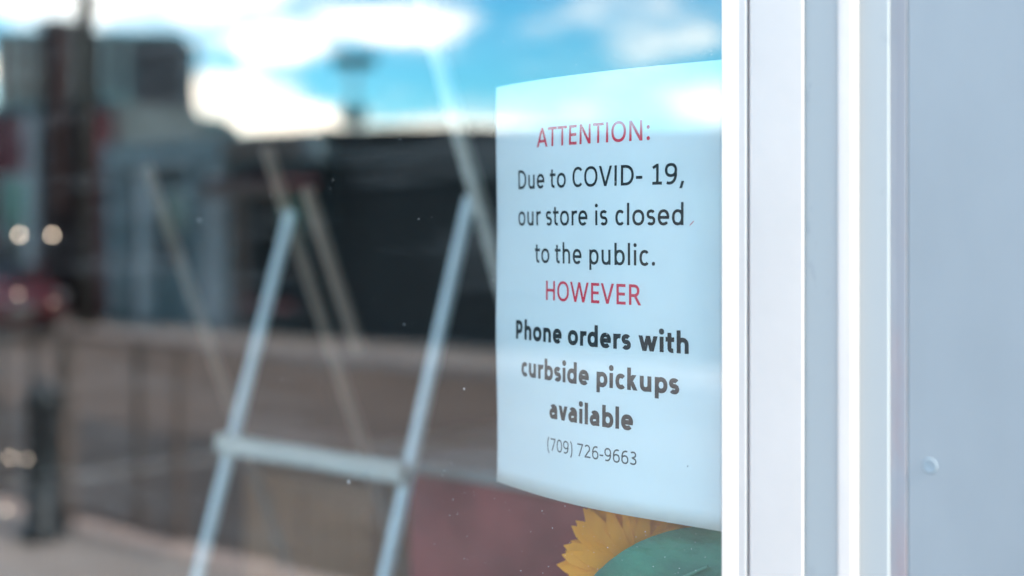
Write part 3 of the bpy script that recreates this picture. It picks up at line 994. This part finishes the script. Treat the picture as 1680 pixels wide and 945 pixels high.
# brick building at the street corner
b = empty('brick_building', (-26.3, -12.2, 0), 'dark red brick building with white pilasters and a downpipe', 'building')
box('wall', -6.1, 6.1, -1.7, 0, 0, 3.55, M_brick, b)
box('party_wall', 6.102, 6.16, -1.7, -.03, 0, 3.555, M_gwall, b)
box('rear_wing', -6.0, 6.0, -8.0, -1.702, 0, 2.5, M_brick, b)
box('parapet', -6.2, 6.2, -.2, .12, 3.56, 3.72, M_tband, b, bev=.02)
box('roof', -6.0, 6.0, -1.7, -.21, 3.56, 3.64, M_roof, b)
for x in (-5.8, -3.0, -.4, 2.2, 3.62, 5.75):
    box('pilaster', x - .14, x + .14, .002, .12, .02, 3.54, M_white if x in (3.62,) else M_brick, b)
tube('downpipe', [(5.2, .1, .1), (5.2, .1, 3.5)], .06, M_white, b)
for x in (-4.9, -2.1, .5, 2.42): window_on(b, x, x + .9, .95, 2.4, 0, M_white, 1)
box('chimney_stack', 4.33, 4.86, .003, .36, 0, 4.95, M_stack, b, bev=.02)
box('chimney_cap', 4.27, 4.92, -.06, .42, 4.952, 5.05, M_char, b)
# courses of bricks as geometry on the street front nearest the pole
brk = None
for x_start, n in ((2.50, 3), (.02, 6), (-2.45, 6)):
    for r in range(6):
        for c in range(n):
            if brk is None:
                brk = box('brick', -.145, .145, .001, .018, -.05, .05, M_brick, b); s = brk
            else:
                s = brk.copy(); COL.objects.link(s)
            s.location = (x_start + c * .31 + (.10 if r % 2 else 0), rnd.uniform(0, .004), .12 + r * .115)

# neighbouring beige house further right
b = empty('beige_house', (-1.6, -13.0, 0), 'beige plastered house with a dark pitched roof across the street', 'house')
box('wall', -4.5, 4.5, -8, 0, 0, 3.0, M_beige, b)
bm = bmesh.new()
v = [bm.verts.new(p) for p in ((-4.8, .3, 3.0), (4.8, .3, 3.0), (4.8, -8.3, 3.0), (-4.8, -8.3, 3.0), (-4.8, -4, 5.2), (4.8, -4, 5.2))]
for f in ((0, 1, 5, 4), (1, 2, 5), (2, 3, 4, 5), (3, 0, 4), (3, 2, 1, 0)): bm.faces.new([v[i] for i in f])
finish(bm, 'roof', M_roof, b)
for x in (-3.4, -1.6, 1.8): window_on(b, x, x + 1.1, .95, 2.3, 0, M_white, 1)
door_on(b, .2, 1.1, 2.1, 0, M_rust, M_white)

# slate tower block far behind
b = empty('tower_block', (-133.9, -81.7, -.2), 'tall dark slate apartment tower with vertical window strips', 'building', rz=R(-47))
box('wall', -9.8, 9.8, -14, 0, 0, 22.3, M_tower, b)
box('roof', -10.0, 10.0, -14.2, .2, 22.31, 22.9, M_tband, b)
box('podium', -10.6, 10.6, -14.5, .9, .0, 14.0, M_tband, b)
box('stair_core', -4.9, -2.0, -3, 1.6, 0.0, 23.6, M_iron, b)
strip = pn = None
for i in range(9):
    x = -8.9 + i * 1.62
    if -5.5 < x < -1.5: continue
    for fl_ in range(3):
        z0 = 14.5 + fl_ * 2.6
        if strip is None:
            strip = box('window', -.42, .42, .0, .12, 0, 2.2, M_pane, b); s = strip
            box('window_mullion', -.80, -.43, .0, .35, -.1, 2.3, M_gtrim, strip)
        else:
            s = strip.copy(); COL.objects.link(s)
            for ch in list(strip.children):
                c2 = ch.copy(); COL.objects.link(c2); c2.parent = s
        s.location = (x, 0.002, z0)

b = empty('flat_roofed_block', (-51.6, -34.4, -.2), 'grey green flat roofed block between the tower and the street', 'building', rz=R(-46))
box('wall', -5.2, 2.4, -8, 0, 0, 6.2, M_gwall, b)
box('cornice', -5.35, 2.55, -8.1, .15, 6.21, 6.55, M_tband, b)
for r in range(2):
    for x in (-4.4, -2.2, .2): window_on(b, x, x + 1.1, 1.0 + r * 2.8, 2.6 + r * 2.8, 0, M_gtrim, 1)

# ------------------------------------------------------------------ parked car
car = empty('parked_car', (-20.4, -9.55, -.12), 'dark wine red hatchback parked at the far kerb', 'car')
def loft(name, st, m, parent):
    """st: (x, z low, z high, half width low, half width high)"""
    bm = bmesh.new(); rings = []
    for x, z0, z1, w0, w1 in st:
        ring = [(-w0 * .86, z0), (-w0, z0 + .12 * (z1 - z0)), (-(w0 + w1) / 2 - .02, z0 + .55 * (z1 - z0)), (-w1, z0 + .93 * (z1 - z0)), (-w1 * .88, z1), (w1 * .88, z1), (w1, z0 + .93 * (z1 - z0)), ((w0 + w1) / 2 + .02, z0 + .55 * (z1 - z0)), (w0, z0 + .12 * (z1 - z0)), (w0 * .86, z0)]
        rings.append([bm.verts.new((x, y, z)) for y, z in ring])
    n = len(rings[0])
    for a, b_ in zip(rings, rings[1:]):
        for k in range(n): bm.faces.new((a[k], a[(k + 1) % n], b_[(k + 1) % n], b_[k]))
    bm.faces.new(rings[0][::-1]); bm.faces.new(rings[-1])
    o = finish(bm, name, m, parent, True)
    o.data.set_sharp_from_angle(angle=R(40))
    return o
loft('body', [(-2.0, .42, .78, .62, .60), (-1.92, .30, .90, .78, .76), (-1.3, .22, .96, .84, .82), (0, .20, .95, .86, .84), (.8, .20, .93, .86, .83), (1.5, .24, .84, .83, .78), (1.92, .32, .70, .74, .68), (2.0, .42, .60, .6, .56)], M_car, car)
loft('cabin', [(-1.85, .93, .96, .74, .70), (-1.45, .93, 1.38, .76, .58), (-.9, .93, 1.45, .77, .60), (.1, .93, 1.44, .77, .60), (.55, .93, 1.30, .76, .60), (1.12, .90, .93, .74, .70)], M_pane, car)
loft('roof_panel', [(-1.4, 1.38, 1.42, .57, .52), (-.9, 1.445, 1.48, .59, .55), (.1, 1.435, 1.47, .59, .55), (.35, 1.37, 1.40, .58, .54)], M_car, car)
for x in (-1.25, 1.22):
    for s in (-1, 1):
        w = lathe('wheel', [(.20, -.10), (.30, -.09), (.315, -.04), (.315, .04), (.30, .09), (.20, .10)], M_tyre, car, 24)
        w.rotation_euler = (R(90), 0, 0); w.location = (x, s * .78, .315)
        rm = lathe('rim', [(.02, -.085), (.195, -.08), (.195, .08), (.02, .085)], M_rim, w, 20)
for s in (-1, 1):
    box('headlight', 1.80, 1.95, s * .62 - .12, s * .62 + .12, .56, .68, M_lens, car, bev=.02)
    box('tail_light', -1.97, -1.86, s * .66 - .09, s * .66 + .09, .66, .88, M_tail, car, bev=.02)
    box('wing_mirror', .62, .76, s * .93 - .09, s * .93 + .09, .94, 1.06, M_car, car, bev=.03)
box('number_plate', 1.985, 2.01, -.24, .24, .42, .53, M_gwall, car)
